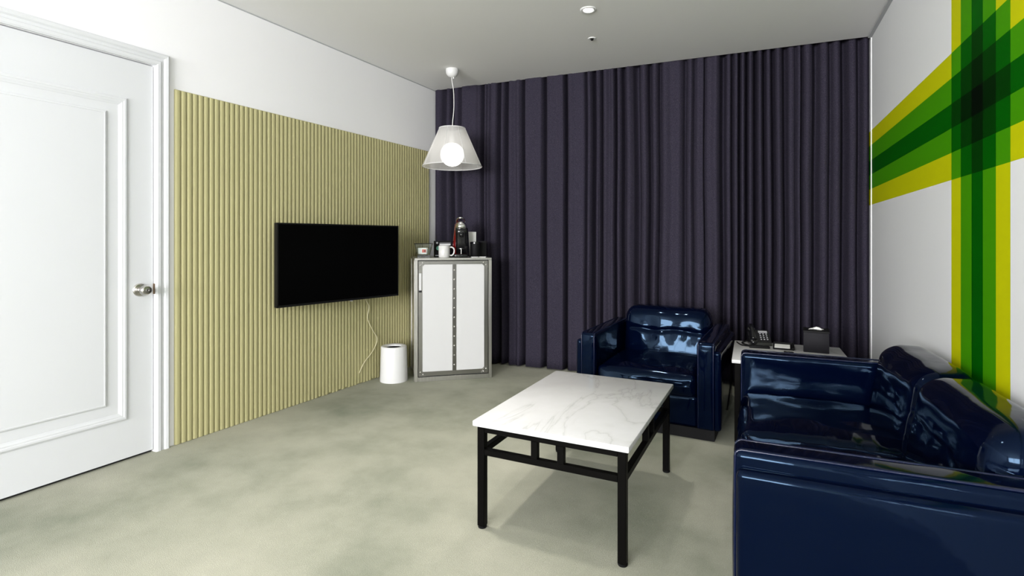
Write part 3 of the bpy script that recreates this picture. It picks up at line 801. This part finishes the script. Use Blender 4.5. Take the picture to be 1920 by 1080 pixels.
# black tumbler, card, black box, sachets at the right end
bk = thing('ice_bucket', 'black cylindrical tumbler at the right end of the cabinet', 'tumbler', ctop(0.513, 0.165), CR)
bm = bmesh.new(); lathe(bm, [(0, 0.0), (0.040, 0.0), (0.043, 0.004), (0.043, 0.112), (0.041, 0.118)], 36)
build('vessel', bm, black_matt, bk, auto=40)
bm = bmesh.new(); lathe(bm, [(0.044, 0.112), (0.044, 0.124), (0.040, 0.128), (0, 0.129)], 36)
build('lid', bm, black_gloss, bk, auto=40)
cdp = thing('card_stand', 'white upright instruction card between the coffee machine and tumbler', 'card', ctop(0.506, 0.262), CR - R(4))
bobj('stand', (-0.026, -0.012, 0.0), (0.028, 0.020, 0.010), black_matt, cdp, 0.002, 1)
bm = bmesh.new(); prism(bm, [(-0.024, 0.008), (0.028, 0.008), (0.030, 0.212), (-0.036, 0.214)], 'y', -0.001, 0.001)
build('card', bm, paper, cdp)
bb = thing('snack_box', 'small black box behind the tumbler on the cabinet', 'box', ctop(0.562, 0.262), CR)
bobj('carton', (-0.014, -0.04, 0.0), (0.058, 0.035, 0.133), black_matt, bb, 0.002, 1)
bobj('lid_flap', (-0.014, -0.041, 0.118), (0.058, 0.035, 0.1345), charcoal, bb, 0.001, 1)
for k, (u, v, a, lab) in enumerate(((0.490, 0.055, 12, 'flat white sugar sachet in front of the coffee machine'), (0.556, 0.060, -20, 'flat white sugar sachet nearest the cabinet right edge'))):
    s = thing('sugar_sachet', lab, 'sachet', ctop(u, v), CR + R(a), 'sugar sachets on the cabinet')
    cushion('packet', (-0.028, -0.014, 0.0), (0.028, 0.014, 0.006), 0.003, paper, s, None, 5, 2)
    bobj('crimped_end', (-0.033, -0.0135, 0.002), (-0.027, 0.0135, 0.0032), paper, s)

# ------------------------------------------------------------------ waste bin
wb = thing('waste_bin', 'white round tapered waste bin beside the cabinet', 'waste bin', (-2.595, 3.508, 0))
bm = bmesh.new()
lathe(bm, [(0, 0.004), (0.102, 0.004), (0.108, 0.0), (0.1085, 0.006), (0.101, 0.268), (0.099, 0.274), (0.094, 0.276)], 56)
build('bin_body', bm, white_plastic, wb, auto=50)
bm = bmesh.new()
lathe(bm, [(0.0945, 0.2762), (0.092, 0.2775), (0.064, 0.272), (0.061, 0.268), (0.061, 0.20), (0.0, 0.19)], 56)
build('inner_ring', bm, white_plastic, wb, auto=50)
bm = bmesh.new()
lathe(bm, [(0.0605, 0.262), (0.060, 0.212), (0.0, 0.205)], 40)
build('black_liner', bm, black_matt, wb, auto=50)

# ------------------------------------------------------------------ pendant lamp
pl = thing('pendant_lamp', 'pendant lamp with a sheer white cone shade and glowing globe', 'pendant lamp', (-2.251, 3.838, 0))
bm = bmesh.new()
lathe(bm, [(0.052, ZC), (0.054, ZC - 0.012), (0.050, ZC - 0.036), (0.038, ZC - 0.055), (0.018, ZC - 0.066), (0, ZC - 0.068)], 36)
build('ceiling_cup', bm, white_plastic, pl, smooth=True)
bm = bmesh.new(); lathe(bm, [(0, ZC - 0.064), (0.006, ZC - 0.064), (0.006, ZC - 0.080), (0, ZC - 0.082)], 12, (0.012, 0, 0)); 
build('cord_grip', bm, white_plastic, pl, auto=40)
cordp = [(-0.006, 0, ZC - 0.064), (0.000, 0.0, 2.42), (0.012, 0, 2.36), (0.016, 0, 2.27), (0.014, 0, 2.19), (0.004, 0, 2.10), (0.0, 0, 2.04), (0, 0, 1.97)]
bm = bmesh.new(); tube(bm, spline(cordp, 8), 0.0032, 8); build('cord', bm, white_cord, pl, smooth=True)
ZT, ZB, RT, RB = 2.045, 1.729, 0.108, 0.246
bm = bmesh.new(); t = []
SEG = 64
A = [bm.verts.new((RT * math.cos(2 * math.pi * k / SEG), RT * math.sin(2 * math.pi * k / SEG), ZT)) for k in range(SEG)]
B = [bm.verts.new((RB * math.cos(2 * math.pi * k / SEG), RB * math.sin(2 * math.pi * k / SEG), ZB)) for k in range(SEG)]
for k in range(SEG): bm.faces.new((A[k], A[(k + 1) % SEG], B[(k + 1) % SEG], B[k]))
sh = build('shade', bm, shade_m, pl, smooth=True)
for rr, z in ((RT, ZT), (RB, ZB)):
    bm = bmesh.new()
    tube(bm, [(rr * math.cos(2 * math.pi * k / 48), rr * math.sin(2 * math.pi * k / 48), z) for k in range(48)], 0.0032, 6, True)
    build('rim', bm, white_plastic, sh, smooth=True)
for k in range(8):
    a = 2 * math.pi * (k + 0.25) / 8
    bm = bmesh.new(); tube(bm, [(RT * math.cos(a), RT * math.sin(a), ZT), (RB * math.cos(a), RB * math.sin(a), ZB)], 0.0016, 6)
    build('rib', bm, white_plastic, sh, smooth=True)
for k in range(3):
    a = 2 * math.pi * k / 3 + 0.4
    bm = bmesh.new(); tube(bm, [(0, 0, ZT - 0.03), (RT * math.cos(a), RT * math.sin(a), ZT)], 0.0016, 6)
    build('spider_arm', bm, white_cord, pl, smooth=True)
bm = bmesh.new(); bmesh.ops.create_uvsphere(bm, u_segments=40, v_segments=24, radius=0.098, matrix=Matrix.Translation((0, 0, 1.828)))
build('globe', bm, globe_m, pl, smooth=True)
bm = bmesh.new(); lathe(bm, [(0, 1.98), (0.022, 1.98), (0.026, 1.925), (0.034, 1.920), (0.034, 1.912), (0, 1.912)], 24)
build('lamp_holder', bm, white_plastic, pl, auto=40)

# ------------------------------------------------------------------ ceiling fittings
def downlight(x, y, label, watts, cone=96):
    d = thing('downlight', label, 'downlight', (x, y, ZC), 0, 'recessed downlights in the ceiling')
    bm = bmesh.new(); lathe(bm, [(0.030, -0.0015), (0.034, -0.006), (0.046, -0.006), (0.050, -0.002), (0.050, 0.0)], 36)
    build('trim_ring', bm, white_plastic, d, auto=50)
    bm = bmesh.new(); lathe(bm, [(0, -0.0025), (0.0315, -0.0025)], 28)
    build('lens', bm, lens_m, d)
    l = bpy.data.lights.new('downlight_beam', 'SPOT'); l.energy = watts; l.color = (1.0, 0.95, 0.88)
    l.spot_size = R(cone); l.spot_blend = 0.9; l.shadow_soft_size = 0.08
    o = bpy.data.objects.new('downlight_beam', l); COL.objects.link(o); o.location = (x, y, ZC - 0.03)
    return d
downlight(-0.904, 3.183, 'lit round white recessed ceiling downlight nearest the curtain', 28)
for x, y, w, lab in ((-1.55, 1.95, 62, 'lit recessed downlight over the open carpet beside the coffee table'), (-0.60, 1.25, 14, 'lit recessed downlight over the near end of the coffee table'),
                  (-1.75, 0.30, 6, 'lit recessed downlight in front of the white door'), (-0.60, -0.9, 14, 'lit recessed downlight behind the sofa beside the window')):
    downlight(x, y, lab, w, 66 if w > 50 else 96)
sk = thing('sprinkler', 'small recessed ceiling sprinkler with a dark centre beside the downlight', 'sprinkler', (-1.010, 3.648, ZC))
bm = bmesh.new(); lathe(bm, [(0.012, -0.003), (0.016, -0.006), (0.026, -0.005), (0.029, 0.0)], 28); build('cover_ring', bm, white_plastic, sk, auto=50)
bm = bmesh.new(); lathe(bm, [(0, -0.016), (0.008, -0.014), (0.011, -0.006), (0.012, -0.001)], 20); build('head', bm, black_matt, sk, auto=50)
